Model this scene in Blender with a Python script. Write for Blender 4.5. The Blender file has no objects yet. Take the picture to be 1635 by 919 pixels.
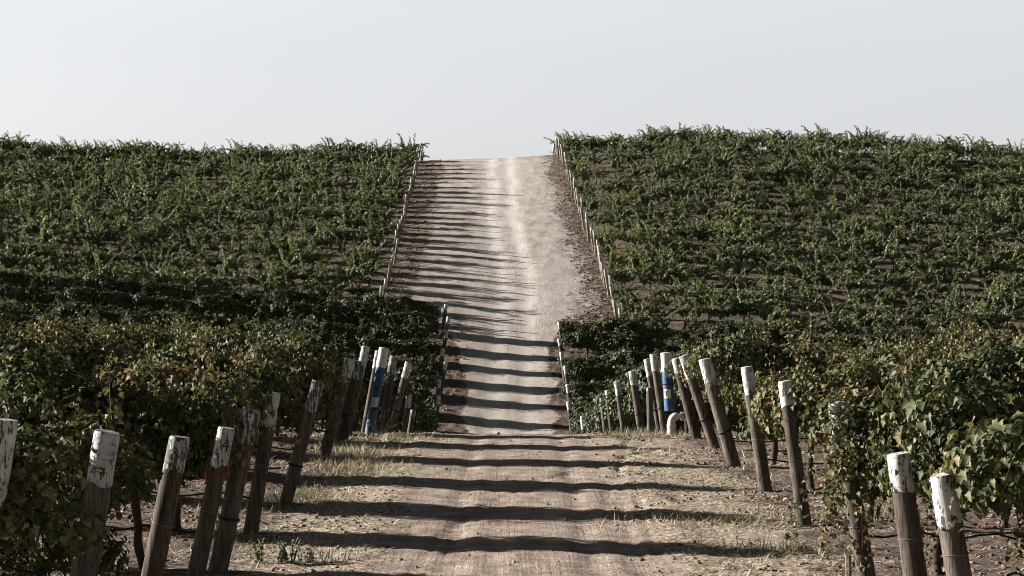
import bpy, bmesh, math, random
import numpy as np
from mathutils import Vector, Matrix

rng = np.random.default_rng(7)
random.seed(7)
R = math.radians
sc = bpy.context.scene
col = sc.collection

# ------------------------------------------------------------------ terrain shape
PY = np.array([-600, -60, -12, 0, 6, 12, 19, 25, 38, 43, 48, 55.6, 64, 70, 78, 88, 95, 100, 104, 110, 118, 130, 150, 175, 198, 204, 207, 210, 215, 225, 245, 300, 700.])
PZ = np.array([60, 17, 2.3, 1.75, 1.2, .5, .06, 0, .02, -.03, -.33, -1.05, -1.87, -2.5, -3.5, -4.7, -5.1, -4.95, -4.4, -3.05, -1.25, 1.6, 5.8, 11.05, 16.05, 17.3, 17.8, 17.9, 17.5, 15.9, 12, 4, -40.])  # rise behind the camera is added, unseen, to block low sky light


def sm(a, b, x):
    t = np.clip((np.asarray(x, float) - a) / (b - a), 0, 1)
    return t * t * (3 - 2 * t)


_h = np.diff(PY); _d = np.diff(PZ) / _h
_m = np.zeros(len(PY))
_m[1:-1] = np.where(_d[1:] * _d[:-1] > 0, 2 * _d[1:] * _d[:-1] / (_d[1:] + _d[:-1] + 1e-12), 0)
_m[-1] = _d[-1]; _m[0] = _d[0]


def profile(x):
    i = np.clip(np.searchsorted(PY, x) - 1, 0, len(_h) - 1)
    t = np.clip((x - PY[i]) / _h[i], 0, 1); h = _h[i]
    return ((1 + 2 * t) * (1 - t) ** 2 * PZ[i] + t * (1 - t) ** 2 * h * _m[i]
            + t * t * (3 - 2 * t) * PZ[i + 1] + t * t * (t - 1) * h * _m[i + 1])


CX = np.array([-400, -75, -57, -36, -12, 0, 7, 20, 40, 57, 75, 400.])
CZ = np.array([0, .2, 0, -1.1, -.5, 0, .35, 1.0, .5, -.9, -2.2, -3.])


def height(x, y):
    x = np.asarray(x, float); y = np.asarray(y, float)
    z = profile(y)
    z = z + sm(18, 40, y) * (1 - sm(60, 95, y)) * .07 * np.clip(-x - 3.4, 0, 12)
    z = z - sm(70, 105, y) * (1 - sm(140, 200, y)) * np.where(x < 0, .03, .014) * np.clip(x, -70, 70)
    z = z + sm(140, 200, y) * np.interp(x, CX, CZ)
    return z


def _hash(i, j, s):
    v = np.sin(i * 127.1 + j * 311.7 + s * 74.7) * 43758.5453
    return v - np.floor(v)


def vnoise(x, y, s=0):
    i = np.floor(x); j = np.floor(y); fx = x - i; fy = y - j
    fx = fx * fx * (3 - 2 * fx); fy = fy * fy * (3 - 2 * fy)
    a = _hash(i, j, s); b = _hash(i + 1, j, s); c = _hash(i, j + 1, s); d = _hash(i + 1, j + 1, s)
    return (a * (1 - fx) + b * fx) * (1 - fy) + (c * (1 - fx) + d * fx) * fy


def fbm(x, y, s=0, o=3):
    v = 0; a = .5
    for k in range(o):
        v = v + a * vnoise(x * 2 ** k, y * 2 ** k, s + k * 13); a *= .5
    return v


def alley(y):
    """x of the row ends on either side of the track."""
    l = np.where(y < 127, np.interp(y, [0, 19.5, 22, 40, 60, 104, 128], [-4.4, -4.4, -3.6, -3.6, -3.6, -4.3, -4.7]), np.interp(y, [128, 135, 205, 240], [-9.2, -9.2, -10.3, -10.6]))
    r = np.where(y < 123.2, np.interp(y, [0, 40, 60, 104, 126], [4.1, 4.1, 3.6, 3.5, 3.3]), np.interp(y, [125, 131, 205, 240], [7.3, 7.3, 5.3, 4.4]))
    return l, r


# ------------------------------------------------------------------ node helpers
class NT:
    def __init__(self, name):
        self.m = bpy.data.materials.new(name); self.m.use_nodes = True
        self.t = self.m.node_tree; self.t.nodes.clear()
        self.out = self.t.nodes.new('ShaderNodeOutputMaterial')

    def n(self, typ, **kw):
        nd = self.t.nodes.new(typ)
        for k, v in kw.items():
            if k.startswith('_'):
                setattr(nd, k[1:], v)
            else:
                self.set(nd.inputs[k.replace('__', ' ')], v)
        return nd

    def set(self, sock, v):
        if isinstance(v, bpy.types.NodeSocket):
            self.t.links.new(v, sock)
        else:
            sock.default_value = v

    def noise(self, vec, scale, detail=4, rough=.55):
        nd = self.n('ShaderNodeTexNoise', Scale=scale, Detail=detail, Roughness=rough)
        if vec is not None: self.set(nd.inputs['Vector'], vec)
        return nd.outputs['Fac']

    def mapping(self, vec, scale):
        nd = self.n('ShaderNodeMapping'); self.set(nd.inputs['Vector'], vec); nd.inputs['Scale'].default_value = scale
        return nd.outputs['Vector']

    def ramp(self, fac, stops, interp='LINEAR'):
        nd = self.n('ShaderNodeValToRGB'); cr = nd.color_ramp; cr.interpolation = interp
        while len(cr.elements) < len(stops): cr.elements.new(.5)
        for e, (p, c) in zip(cr.elements, stops):
            e.position = p; e.color = (*c, 1) if len(c) == 3 else c
        self.set(nd.inputs['Fac'], fac)
        return nd.outputs['Color']

    def mix(self, fac, a, b, typ='MIX'):
        nd = self.t.nodes.new('ShaderNodeMix'); nd.data_type = 'RGBA'; nd.blend_type = typ; nd.clamp_factor = True
        self.set(nd.inputs[0], fac)
        self.set(nd.inputs[6], (*a, 1) if isinstance(a, tuple) and len(a) == 3 else a)
        self.set(nd.inputs[7], (*b, 1) if isinstance(b, tuple) and len(b) == 3 else b)
        return nd.outputs[2]

    def math(self, op, a, b=0.0, clamp=False):
        nd = self.t.nodes.new('ShaderNodeMath'); nd.operation = op; nd.use_clamp = clamp
        self.set(nd.inputs[0], a); self.set(nd.inputs[1], b)
        return nd.outputs[0]

    def attr(self, name):
        return self.n('ShaderNodeAttribute', _attribute_name=name).outputs['Fac']

    def bump(self, h, strength=.5, dist=.02):
        nd = self.n('ShaderNodeBump', Strength=strength, Distance=dist); self.set(nd.inputs['Height'], h)
        return nd.outputs['Normal']

    def bsdf(self, color, rough=.8, spec=.3, normal=None, **kw):
        nd = self.n('ShaderNodeBsdfPrincipled')
        self.set(nd.inputs['Base Color'], (*color, 1) if isinstance(color, tuple) and len(color) == 3 else color)
        self.set(nd.inputs['Roughness'], rough); nd.inputs['Specular IOR Level'].default_value = spec
        if normal is not None: self.set(nd.inputs['Normal'], normal)
        for k, v in kw.items(): self.set(nd.inputs[k.replace('__', ' ')], v)
        return nd.outputs[0]

    def done(self, shader):
        self.t.links.new(shader, self.out.inputs['Surface']); return self.m


def simple(name, c, rough=.7, spec=.3, var=.25, scale=20.):
    t = NT(name); tc = t.n('ShaderNodeTexCoord').outputs['Object']
    f = t.noise(tc, scale)
    lo = tuple(v * (1 - var) for v in c); hi = tuple(min(1, v * (1 + var)) for v in c)
    return t.done(t.bsdf(t.ramp(f, [(.3, lo), (.7, hi)]), rough, spec, t.bump(f, .2, .004)))


def leaf_material(name, stops, tint_lo, tint_hi, trans=.3, rough=.45, spec=.45):
    t = NT(name)
    rnd = t.n('ShaderNodeNewGeometry').outputs['Random Per Island']
    oi = t.n('ShaderNodeObjectInfo').outputs['Random']
    pos = t.n('ShaderNodeNewGeometry').outputs['Position']
    big = t.noise(pos, .55, 2)
    f = t.math('ADD', t.math('MULTIPLY', rnd, .72), t.math('MULTIPLY', t.math('SUBTRACT', big, .43), 1.25), True)
    c = t.ramp(f, stops)
    c = t.mix(1.0, c, t.ramp(oi, [(0, tint_lo), (1, tint_hi)]), 'MULTIPLY')
    fine = t.noise(pos, 38., 2)
    c = t.mix(.5, c, t.ramp(fine, [(.3, (.6, .6, .6)), (.7, (1.25, 1.25, 1.2))]), 'MULTIPLY')
    p = t.bsdf(c, rough, spec)
    tr = t.n('ShaderNodeBsdfTranslucent'); t.set(tr.inputs['Color'], t.mix(1.0, c, (1.25, 1.3, .75), 'MULTIPLY'))
    ms = t.n('ShaderNodeMixShader', Fac=trans)
    t.t.links.new(p, ms.inputs[1]); t.t.links.new(tr.outputs[0], ms.inputs[2])
    return t.done(ms.outputs[0])


M = {}
M['leaf_near'] = leaf_material('autumn_vine_leaf', [(0, (0.036, 0.049, 0.022)), (.35, (0.068, 0.078, 0.038)), (.55, (0.124, 0.121, 0.065)), (.72, (0.208, 0.179, 0.111)), (.86, (0.234, 0.159, 0.101)), (.96, (0.150, 0.068, 0.049)), (1, (0.286, 0.254, 0.169))],
                               (.75, .82, .8), (1.12, 1.04, .96), .18, .62, .2)
M['leaf_mid'] = leaf_material('dark_vine_leaf', [(0, (0.026, 0.040, 0.018)), (.5, (0.055, 0.068, 0.032)), (.8, (0.106, 0.114, 0.060)), (1, (0.180, 0.176, 0.100))], (.8, .85, .8), (1.1, 1.1, 1.05), .15, .6, .3)
M['leaf_young'] = leaf_material('grey_green_vine_leaf', [(0, (0.049, 0.064, 0.026)), (.5, (0.109, 0.127, 0.057)), (.8, (0.186, 0.204, 0.099)), (1, (0.298, 0.300, 0.161))], (.8, .85, .85), (1.15, 1.12, 1.05), .25, .5, .4)
M['stem'] = simple('vine_bark', (.055, .042, .032), .9, .1, .5, 30)
M['cane'] = simple('vine_cane', (.11, .075, .045), .8, .2, .3, 30)


def wood(name, lo, hi, scale=1.0):
    t = NT(name); tc = t.n('ShaderNodeTexCoord').outputs['Object']
    oi = t.n('ShaderNodeObjectInfo').outputs['Random']
    g = t.noise(t.mapping(tc, (26 * scale, 26 * scale, 1.6)), 1., 6, .65)
    b = t.noise(tc, 4., 3)
    c = t.ramp(g, [(.3, lo), (.68, hi)])
    c = t.mix(.55, c, t.ramp(b, [(.3, (.45, .42, .4)), (.72, (1.15, 1.12, 1.1))]), 'MULTIPLY')
    c = t.mix(1.0, c, t.ramp(oi, [(0, (.75, .72, .7)), (1, (1.15, 1.15, 1.15))]), 'MULTIPLY')
    cr = t.noise(t.mapping(tc, (40 * scale, 40 * scale, .9)), 1., 2, .5)
    crack = t.ramp(cr, [(.31, (0, 0, 0)), (.36, (1, 1, 1))])
    c = t.mix(1.0, c, t.mix(1.0, crack, (.75, .75, .75), 'ADD'), 'MULTIPLY')
    return t.done(t.bsdf(c, .92, .12, t.bump(t.math('ADD', g, t.math('MULTIPLY', crack, .8)), .7, .01)))


M['wood'] = wood('weathered_post_wood', (.014, .0125, .011), (.094, .083, .071))
M['wood_pale'] = wood('pale_post_wood', (.085, .07, .056), (.2, .172, .14), .7)


def paint(name, dens):
    t = NT(name); tc = t.n('ShaderNodeTexCoord').outputs['Object']
    oi = t.n('ShaderNodeObjectInfo').outputs['Random']
    off = t.n('ShaderNodeVectorMath', _operation='ADD'); t.set(off.inputs[0], tc)
    cx = t.n('ShaderNodeCombineXYZ'); t.set(cx.inputs[0], t.math('MULTIPLY', oi, 37.)); t.set(cx.inputs[2], t.math('MULTIPLY', oi, 11.))
    t.t.links.new(cx.outputs[0], off.inputs[1]); v = off.outputs[0]
    a = t.noise(t.mapping(v, (22, 22, 3.4)), 1., 7, .75)
    b = t.noise(v, 30., 4, .6)
    f = t.math('ADD', t.math('MULTIPLY', a, .75), t.math('MULTIPLY', b, .25))
    peel = t.ramp(f, [(dens, (0, 0, 0)), (dens + .035, (1, 1, 1))])
    dirt = t.noise(v, 9., 4)
    white = t.ramp(dirt, [(.3, (.3, .3, .295)), (.65, (.52, .52, .52))])
    c = t.mix(peel, (.055, .048, .043), white)
    return t.done(t.bsdf(c, .75, .25, t.bump(peel, .5, .004)))


M['paint'] = paint('peeling_white_paint', .438)
M['paint_worn'] = paint('worn_white_paint', .5)
M['blue'] = simple('blue_plastic', (.03, .078, .165), .6, .3, .35, 8)
M['white_plastic'] = simple('white_plastic', (.46, .455, .44), .5, .35, .2, 14)
M['black_hose'] = simple('black_hose', (.012, .012, .013), .55, .3, .2, 10)
M['wire'] = simple('galvanised_wire', (.16, .15, .145), .45, .5, .2, 10)
M['red'] = simple('red_tape', (.25, .03, .04), .55, .3, .2, 10)
M['ink'] = simple('black_paint_mark', (.012, .012, .013), .7, .2, .2, 10)
M['sticker'] = simple('paper_sticker', (.6, .6, .57), .7, .2, .1, 10)
M['straw'] = None


def straw_mat(name, stops):
    t = NT(name); rnd = t.n('ShaderNodeNewGeometry').outputs['Random Per Island']
    return t.done(t.bsdf(t.ramp(rnd, stops), .75, .25))


M['straw'] = straw_mat('dry_straw', [(0, (.13, .095, .065)), (.3, (.33, .265, .19)), (.65, (.58, .5, .38)), (1, (.74, .66, .53))])
M['leaf_litter'] = straw_mat('fallen_vine_leaf', [(0, (.09, .04, .03)), (.4, (.17, .07, .045)), (.7, (.2, .13, .08)), (1, (.3, .2, .13))])
M['weed'] = straw_mat('green_weed', [(0, (.07, .085, .045)), (.6, (.14, .155, .085)), (1, (.25, .24, .15))])
M['grass_mix'] = straw_mat('half_dry_grass', [(0, (.1, .1, .06)), (.3, (.2, .19, .11)), (.7, (.38, .32, .21)), (1, (.5, .44, .31))])
M['clod'] = straw_mat('soil_clod', [(0, (.085, .06, .05)), (.6, (.15, .112, .09)), (1, (.22, .172, .14))])


def ground_material(name):
    t = NT(name)
    pos = t.n('ShaderNodeNewGeometry').outputs['Position']
    road = t.attr('road'); sand = t.attr('sand'); litter = t.attr('litter')
    n1 = t.noise(pos, .45, 5); n2 = t.noise(pos, 2.3, 6, .62); n3 = t.noise(pos, 14., 5, .7); n4 = t.noise(pos, 55., 3, .7)
    mott = t.noise(t.mapping(pos, (.9, .28, 0)), 1., 6, .65)
    streak = t.math('ADD', t.math('MULTIPLY', t.noise(t.mapping(pos, (3.2, .16, 0)), 1., 4, .6), .35), t.math('MULTIPLY', n2, .65))
    wear = t.attr('wear')
    streak2 = t.noise(t.mapping(pos, (18., .3, 0)), 1., 3, .6)
    soil = t.ramp(t.math('ADD', t.math('MULTIPLY', n2, .5), t.math('MULTIPLY', n3, .5)), [(.36, (.07, .051, .042)), (.52, (.15, .115, .094)), (.68, (.27, .217, .182))])
    straw = t.ramp(n3, [(.32, (.13, .1, .078)), (.5, (.33, .27, .21)), (.66, (.62, .54, .44))])
    lf = t.math('ADD', litter, t.math('MULTIPLY', t.math('SUBTRACT', n2, .5), 1.3))
    lf = t.math('ADD', lf, t.math('MULTIPLY', t.math('SUBTRACT', n3, .5), 1.1))
    c = t.mix(t.ramp(lf, [(.32, (0, 0, 0)), (.62, (1, 1, 1))]), soil, straw)
    rd = t.ramp(streak, [(.34, (.2, .16, .132)), (.5, (.35, .29, .242)), (.66, (.47, .4, .345))])
    rd = t.mix(t.ramp(n2, [(.34, (.5, .5, .5)), (.58, (0, 0, 0))]), rd, (.235, .175, .142))
    sf = t.math('ADD', t.math('MULTIPLY', t.math('ADD', t.math('MULTIPLY', mott, .68), t.math('MULTIPLY', n3, .32)), .62), t.math('ADD', t.math('MULTIPLY', streak, .18), t.math('MULTIPLY', wear, .09)))
    sd = t.ramp(sf, [(.34, (.33, .285, .25)), (.44, (.49, .44, .405)), (.53, (.63, .585, .55)), (.64, (.74, .71, .68))])
    rd = t.mix(sand, rd, sd)
    rd = t.mix(t.math('MULTIPLY', t.math('SUBTRACT', 1.0, sand), .12), rd, t.ramp(streak2, [(.35, (.6, .58, .56)), (.6, (1.1, 1.1, 1.1))]), 'MULTIPLY')
    rf = t.math('ADD', road, t.math('MULTIPLY', t.math('SUBTRACT', n2, .5), 1.0))
    rf = t.math('ADD', rf, t.math('MULTIPLY', t.math('SUBTRACT', n3, .5), .5))
    c = t.mix(t.ramp(rf, [(.36, (0, 0, 0)), (.64, (1, 1, 1))]), c, rd)
    c = t.mix(.85, c, t.ramp(n3, [(.3, (.52, .5, .48)), (.5, (.97, .97, .97)), (.7, (1.2, 1.2, 1.2))]), 'MULTIPLY')
    c = t.mix(.5, c, t.ramp(n4, [(.35, (.55, .53, .51)), (.6, (1.15, 1.15, 1.15))]), 'MULTIPLY')
    h = t.math('ADD', t.math('MULTIPLY', n3, 1.0), t.math('ADD', t.math('MULTIPLY', n4, .25), t.math('MULTIPLY', streak2, t.math('MULTIPLY', road, .3))))
    return t.done(t.bsdf(c, .95, .08, t.bump(h, .8, .07)))


M['ground'] = ground_material('dry_vineyard_soil')

# ------------------------------------------------------------------ object helpers


def raw_mesh(name, verts, loops, starts, mats, mat_idx=None):
    me = bpy.data.meshes.new(name)
    me.vertices.add(len(verts)); me.vertices.foreach_set('co', np.asarray(verts, np.float32).ravel())
    me.loops.add(len(loops)); me.loops.foreach_set('vertex_index', np.asarray(loops, np.int32))
    me.polygons.add(len(starts)); me.polygons.foreach_set('loop_start', np.asarray(starts, np.int32))
    for m in mats: me.materials.append(m)
    if mat_idx is not None: me.polygons.foreach_set('material_index', np.asarray(mat_idx, np.int32))
    me.update(calc_edges=True); me.validate()
    return me


def link(name, me, parent=None, loc=None):
    o = bpy.data.objects.new(name, me); col.objects.link(o)
    if parent is not None: o.parent = parent
    if loc is not None: o.location = loc
    return o


def tag(o, label=None, cat=None, group=None, kind=None):
    if label: o['label'] = label
    if cat: o['category'] = cat
    if group: o['group'] = group
    if kind: o['kind'] = kind
    return o


def empty(name, loc, rz=0.):
    o = bpy.data.objects.new(name, None); col.objects.link(o)
    o.location = loc; o.rotation_euler.z = rz; o.empty_display_size = .2
    return o


def copy_tree(o, parent=None):
    c = o.copy(); col.objects.link(c)
    if parent is not None: c.parent = parent
    for ch in list(o.children): copy_tree(ch, c)
    return c


class Geo:
    """Collects tubes and discs; one mesh at the end."""
    def __init__(s): s.v = []; s.f = []

    def tube(s, pts, rad, n=8, cap=True, jitter=0.):
        pts = [Vector(p) for p in pts]; base = len(s.v); k = len(pts)
        if not hasattr(rad, '__len__'): rad = [rad] * k
        d0 = (pts[1] - pts[0]).normalized()
        ref = Vector((0, 0, 1)) if abs(d0.z) < .9 else Vector((1, 0, 0))
        for i, p in enumerate(pts):
            d = (pts[min(i + 1, k - 1)] - pts[max(i - 1, 0)]).normalized()
            a = d.cross(ref).normalized(); b = d.cross(a).normalized()
            for j in range(n):
                t = 2 * math.pi * j / n; r = rad[i] * (1 + random.uniform(-jitter, jitter))
                s.v.append(p + (a * math.cos(t) + b * math.sin(t)) * r)
        for i in range(k - 1):
            for j in range(n):
                q = base + i * n
                s.f.append((q + j, q + (j + 1) % n, q + n + (j + 1) % n, q + n + j))
        if cap:
            s.f.append(tuple(base + j for j in range(n))[::-1]); s.f.append(tuple(base + (k - 1) * n + j for j in range(n)))
        return s

    def build(s, name, mat, parent=None, smooth=True, loc=None):
        me = bpy.data.meshes.new(name); me.from_pydata([tuple(v) for v in s.v], [], s.f)
        bm = bmesh.new(); bm.from_mesh(me); bmesh.ops.recalc_face_normals(bm, faces=bm.faces); bm.to_mesh(me); bm.free()
        me.materials.append(mat)
        if smooth:
            me.shade_smooth()
            try: me.set_sharp_from_angle(angle=R(50))
            except Exception: pass
        return link(name, me, parent, loc)


# ------------------------------------------------------------------ ground sheets
def axis(segs):
    out = []
    for a, b, st in segs: out.extend(np.arange(a, b - 1e-6, st))
    out.append(segs[-1][1]); return np.array(out)


XS = axis([(-600, -120, 60), (-120, -64, 8), (-64, -16, 1.2), (-16, -7, .3), (-7, 8, .09), (8, 16, .3), (16, 64, 1.2), (64, 120, 8), (120, 600, 60)])
YS = axis([(-300, 0, 50), (0, 12, 2), (12, 18, .4), (18, 48, .09), (48, 100, .6), (100, 212, .22), (212, 260, 3), (260, 700, 40)])
gx, gy = np.meshgrid(XS, YS)
gl, gr = alley(gy)
edge = (.5 + .7 * sm(50, 90, gy) + .9 * sm(95, 135, gy)) * (fbm(gx * .5, gy * .3, 3, 4) - .47)
near = 1 - sm(44, 60, gy)
upper = sm(122, 134, gy)
# half-widths of the driven track inside the alley
tl = np.where(gy < 60, -1.75, np.where(gy < 125, gl + .9, gl + 1.6)); tr_ = np.where(gy < 60, 2.1, np.where(gy < 125, gr - .45, gr - 2.2))
tl = np.interp(YS, [0, 45, 60, 104, 122, 134, 205, 260], [-1.75, -1.7, -2.0, -2.7, -3.4, -7.0, -7.6, -7.6])[:, None] + 0 * gx
tr_ = np.interp(YS, [0, 45, 60, 104, 122, 134, 170, 205, 260], [2.1, 2.0, 2.1, 2.3, 2.6, 5.6, 4.4, 3.8, 3.2])[:, None] + 0 * gx
softl = .35 + .35 * sm(50, 90, gy) + 1.3 * upper; softr = .4 + .35 * sm(50, 90, gy) + 2.2 * upper
road = sm(0, 1, .5 + (gx - tl + edge * 1.2) / (2 * softl)) * sm(0, 1, .5 + (tr_ - gx + edge * 1.2) / (2 * softr))
sand = sm(48, 100, gy) * (.75 + .25 * upper)
# mown straw on the verges, bare dark soil towards the vines
inner = sm(gl - .2, gl + 1.0, gx) * (1 - sm(gr - 1.0, gr + .2, gx))
litter = .62 * inner * near + .45 * fbm(gx * .7, gy * .7, 9) * (.35 + near * .65)
litter = litter + .10 * (1 - inner) * upper * (np.sin(gy * 2 * math.pi / 3.2) > .55) + .3 * upper * inner
gz = height(gx, gy)
cen = np.interp(gy, [0, 100, 135, 170, 205], [.2, -.3, .2, -1.2, -1.6]) + .8 * (fbm(gy * .04, gy * 0, 77) - .45)
wear = np.exp(-((gx - cen - 1.0) / .75) ** 2) + np.exp(-((gx - cen + 1.0) / .75) ** 2) + .5 * np.exp(-((gx - cen) / 3.) ** 2)
lump = fbm(gx * 2.2, gy * 2.2, 21, 4) - .47
lump2 = fbm(gx * 7, gy * 7, 31, 2) - .37
rough = (1 - road)
gz = gz + np.where((np.abs(gx) < 16), 1, 0) * ((gy > 12) & (gy < 60)) * (rough * (.065 * lump + .05 * lump2) + road * .03 * lump2)
gz = gz + (gy > 98) * (np.abs(gx) < 16) * (rough * .2 * lump + .02)
# wheel ruts
for c0, dep in ((-.85, .028), (1.05, .03), (-.2, .012), (1.6, .012)):
    gz = gz - dep * road * np.exp(-((gx - c0 - .25 * (fbm(gy * .08, gy * 0 + c0, 5) - .4)) / .16) ** 2) * ((gy > 15) & (gy < 60))
for cx_, w_, dep in ((1.6 + .9 * ((gy - 22) / 19) ** 2, .06, .03), (1.85 + .9 * ((gy - 22) / 19) ** 2, .05, .022), (1.42 + 1.3 * ((gy - 26) / 14) ** 2, .05, .02), (-1.15 + .35 * ((gy - 22) / 5) ** 2, .06, .025), (-.95 + .35 * ((gy - 22) / 5) ** 2, .05, .02)):
    gz = gz - dep * np.exp(-((gx - cx_) / w_) ** 2) * ((gy > 15) & (gy < 43)) * (gx > -2.2) * (gx < 3)
gz = gz - .05 * (gy > 100) * wear * road
gz = gz + .025 * np.exp(-((gx - tl + .25) / .3) ** 2) * near + .025 * np.exp(-((gx - tr_ - .25) / .3) ** 2) * near
nv = gx.size; ny, nx = gx.shape
idx = np.arange(nv).reshape(ny, nx)
quads = np.stack([idx[:-1, :-1], idx[:-1, 1:], idx[1:, 1:], idx[1:, :-1]], -1).reshape(-1, 4)
fr = (road[:-1, :-1] + road[1:, 1:]).ravel() / 2
V = np.stack([gx, gy, gz], -1).reshape(-1, 3)


def sheet(name, sel):
    q = quads[sel]; used = np.unique(q); remap = np.full(nv, -1); remap[used] = np.arange(len(used))
    me = raw_mesh(name, V[used], remap[q].ravel(), np.arange(len(q)) * 4, [M['ground']])
    for an, arr in (('road', road), ('sand', sand), ('litter', litter), ('wear', wear)):
        a = me.attributes.new(an, 'FLOAT', 'POINT'); a.data.foreach_set('value', arr.ravel()[used].astype(np.float32))
    me.shade_smooth()
    return tag(link(name, me), kind='structure')


sheet('ground', fr < .5)
sheet('dirt_road', fr >= .5)


def gz_at(x, y): return float(height(x, y))


# ------------------------------------------------------------------ leaves
def leaf_template(fine):
    if fine:
        ang = np.radians([-90, -50, -20, 8, 35, 62, 90, 118, 145, 172, 200, 230])
        rad = np.array([.12, .46, .36, .55, .38, .5, .62, .5, .38, .55, .36, .46])
        x = rad * np.cos(ang) * .98; y = rad * np.sin(ang) + .1
        z = .5 * np.abs(x) - .5 * (y - .1) ** 2
        v = np.stack([np.r_[x, 0], np.r_[y, .08], np.r_[z, 0]], -1); n = len(x)
        f = [(n, i, (i + 1) % n) for i in range(n)]
    else:
        v = np.array([[0, -.45, 0], [.5, -.1, .13], [.32, .38, .08], [0, .58, -.1], [-.32, .38, .08], [-.5, -.1, .13], [0, .02, -.05]])
        f = [(6, i, (i + 1) % 6) for i in range(6)]
    return v, np.array(f)


TF, TC = leaf_template(True), leaf_template(False)
TQ = (np.array([[0, -.5, -.06], [.42, 0, .1], [0, .55, -.1], [-.42, 0, .1]]), np.array([[0, 1, 2], [0, 2, 3]]))


def unit(a): return a / (np.linalg.norm(a, axis=-1, keepdims=True) + 1e-9)


def leaf_geo(P, N, T, S, tmpl):
    v, f = tmpl; N = unit(N); T = unit(T - N * (T * N).sum(-1, keepdims=True)); B = np.cross(N, T)
    k = len(v); cnt = len(P)
    S = S[:, None, None]
    W = P[:, None] + S * (v[None, :, :1] * B[:, None] + v[None, :, 1:2] * T[:, None] + v[None, :, 2:3] * N[:, None])
    Fs = (f[None] + (np.arange(cnt) * k)[:, None, None]).reshape(-1, 3)
    return W.reshape(-1, 3), Fs


def cane_geo(paths, r0, r1, n=3):
    """thin three-sided stems along the cane paths (list of (k,3))."""
    vs, fs = [], []; b = 0
    for p in paths:
        p = p[::2] if len(p) > 5 else p
        k = len(p); d = unit(np.gradient(p, axis=0)); a = unit(np.cross(d, np.array([.3, .9, .2]))); c = np.cross(d, a)
        rr = np.linspace(r0, r1, k)[:, None]
        for j in range(n):
            t = 2 * math.pi * j / n; vs.append(p + rr * (a * math.cos(t) + c * math.sin(t)))
        for j in range(n):
            for i in range(k - 1):
                q, w = b + j * k + i, b + ((j + 1) % n) * k + i
                fs += [(q, w, w + 1), (q, w + 1, q + 1)]
        b += n * k
    return np.concatenate(vs), np.array(fs)


def combine(name, leaf, cane, mats):
    lv, lf = leaf; cv, cf = cane
    v = np.concatenate([lv, cv]); f = np.concatenate([lf, cf + len(lv)])
    mi = np.r_[np.zeros(len(lf)), np.ones(len(cf))]
    return raw_mesh(name, v, f.ravel(), np.arange(len(f)) * 3, mats, mi)


def grow(n, start, d0, length, grav, step, wob, hold=0.):
    """n canes -> list of paths; gravity bends them after `hold` metres."""
    paths = []
    for i in range(n):
        p = start[i].copy(); d = d0[i] / np.linalg.norm(d0[i]); out = [p.copy()]; s = 0
        while s < length[i]:
            d = d + rng.normal(0, wob, 3)
            if s > hold: d[2] -= grav * step * (.4 + s)
            d /= np.linalg.norm(d); p = p + d * step
            if p[2] < .12: break
            out.append(p.copy()); s += step
        if len(out) > 3: paths.append(np.array(out))
    return paths


def leaves_on(paths, per, off, size, up, taper=.35, mid=0.):
    P, N, T, S = [], [], [], []
    for p in paths:
        k = len(p); d = unit(np.gradient(p, axis=0)); u = np.linspace(0, 1, k)
        for r in range(per):
            side = unit(rng.normal(0, 1, (k, 3)) + np.array([0, 0, .25]))
            side = unit(side - d * (side * d).sum(-1, keepdims=True) * .8)
            q = p + side * off * rng.uniform(.4, 1.2, (k, 1)) + d * rng.uniform(-.04, .04, (k, 1))
            nrm = side * .7 + np.array([-.4, 0, up]) + rng.normal(0, .5, (k, 3)); nrm[:, 1] += np.sign(q[:, 1] - mid) * .25
            tip = side * .6 + np.array([0, 0, -.55]) + d * .3 + rng.normal(0, .25, (k, 3))
            P.append(q); N.append(nrm); T.append(tip); S.append(size * rng.uniform(.55, 1.2, k) * (1 - taper * u))
    return np.concatenate(P), np.concatenate(N), np.concatenate(T), np.concatenate(S)


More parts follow.
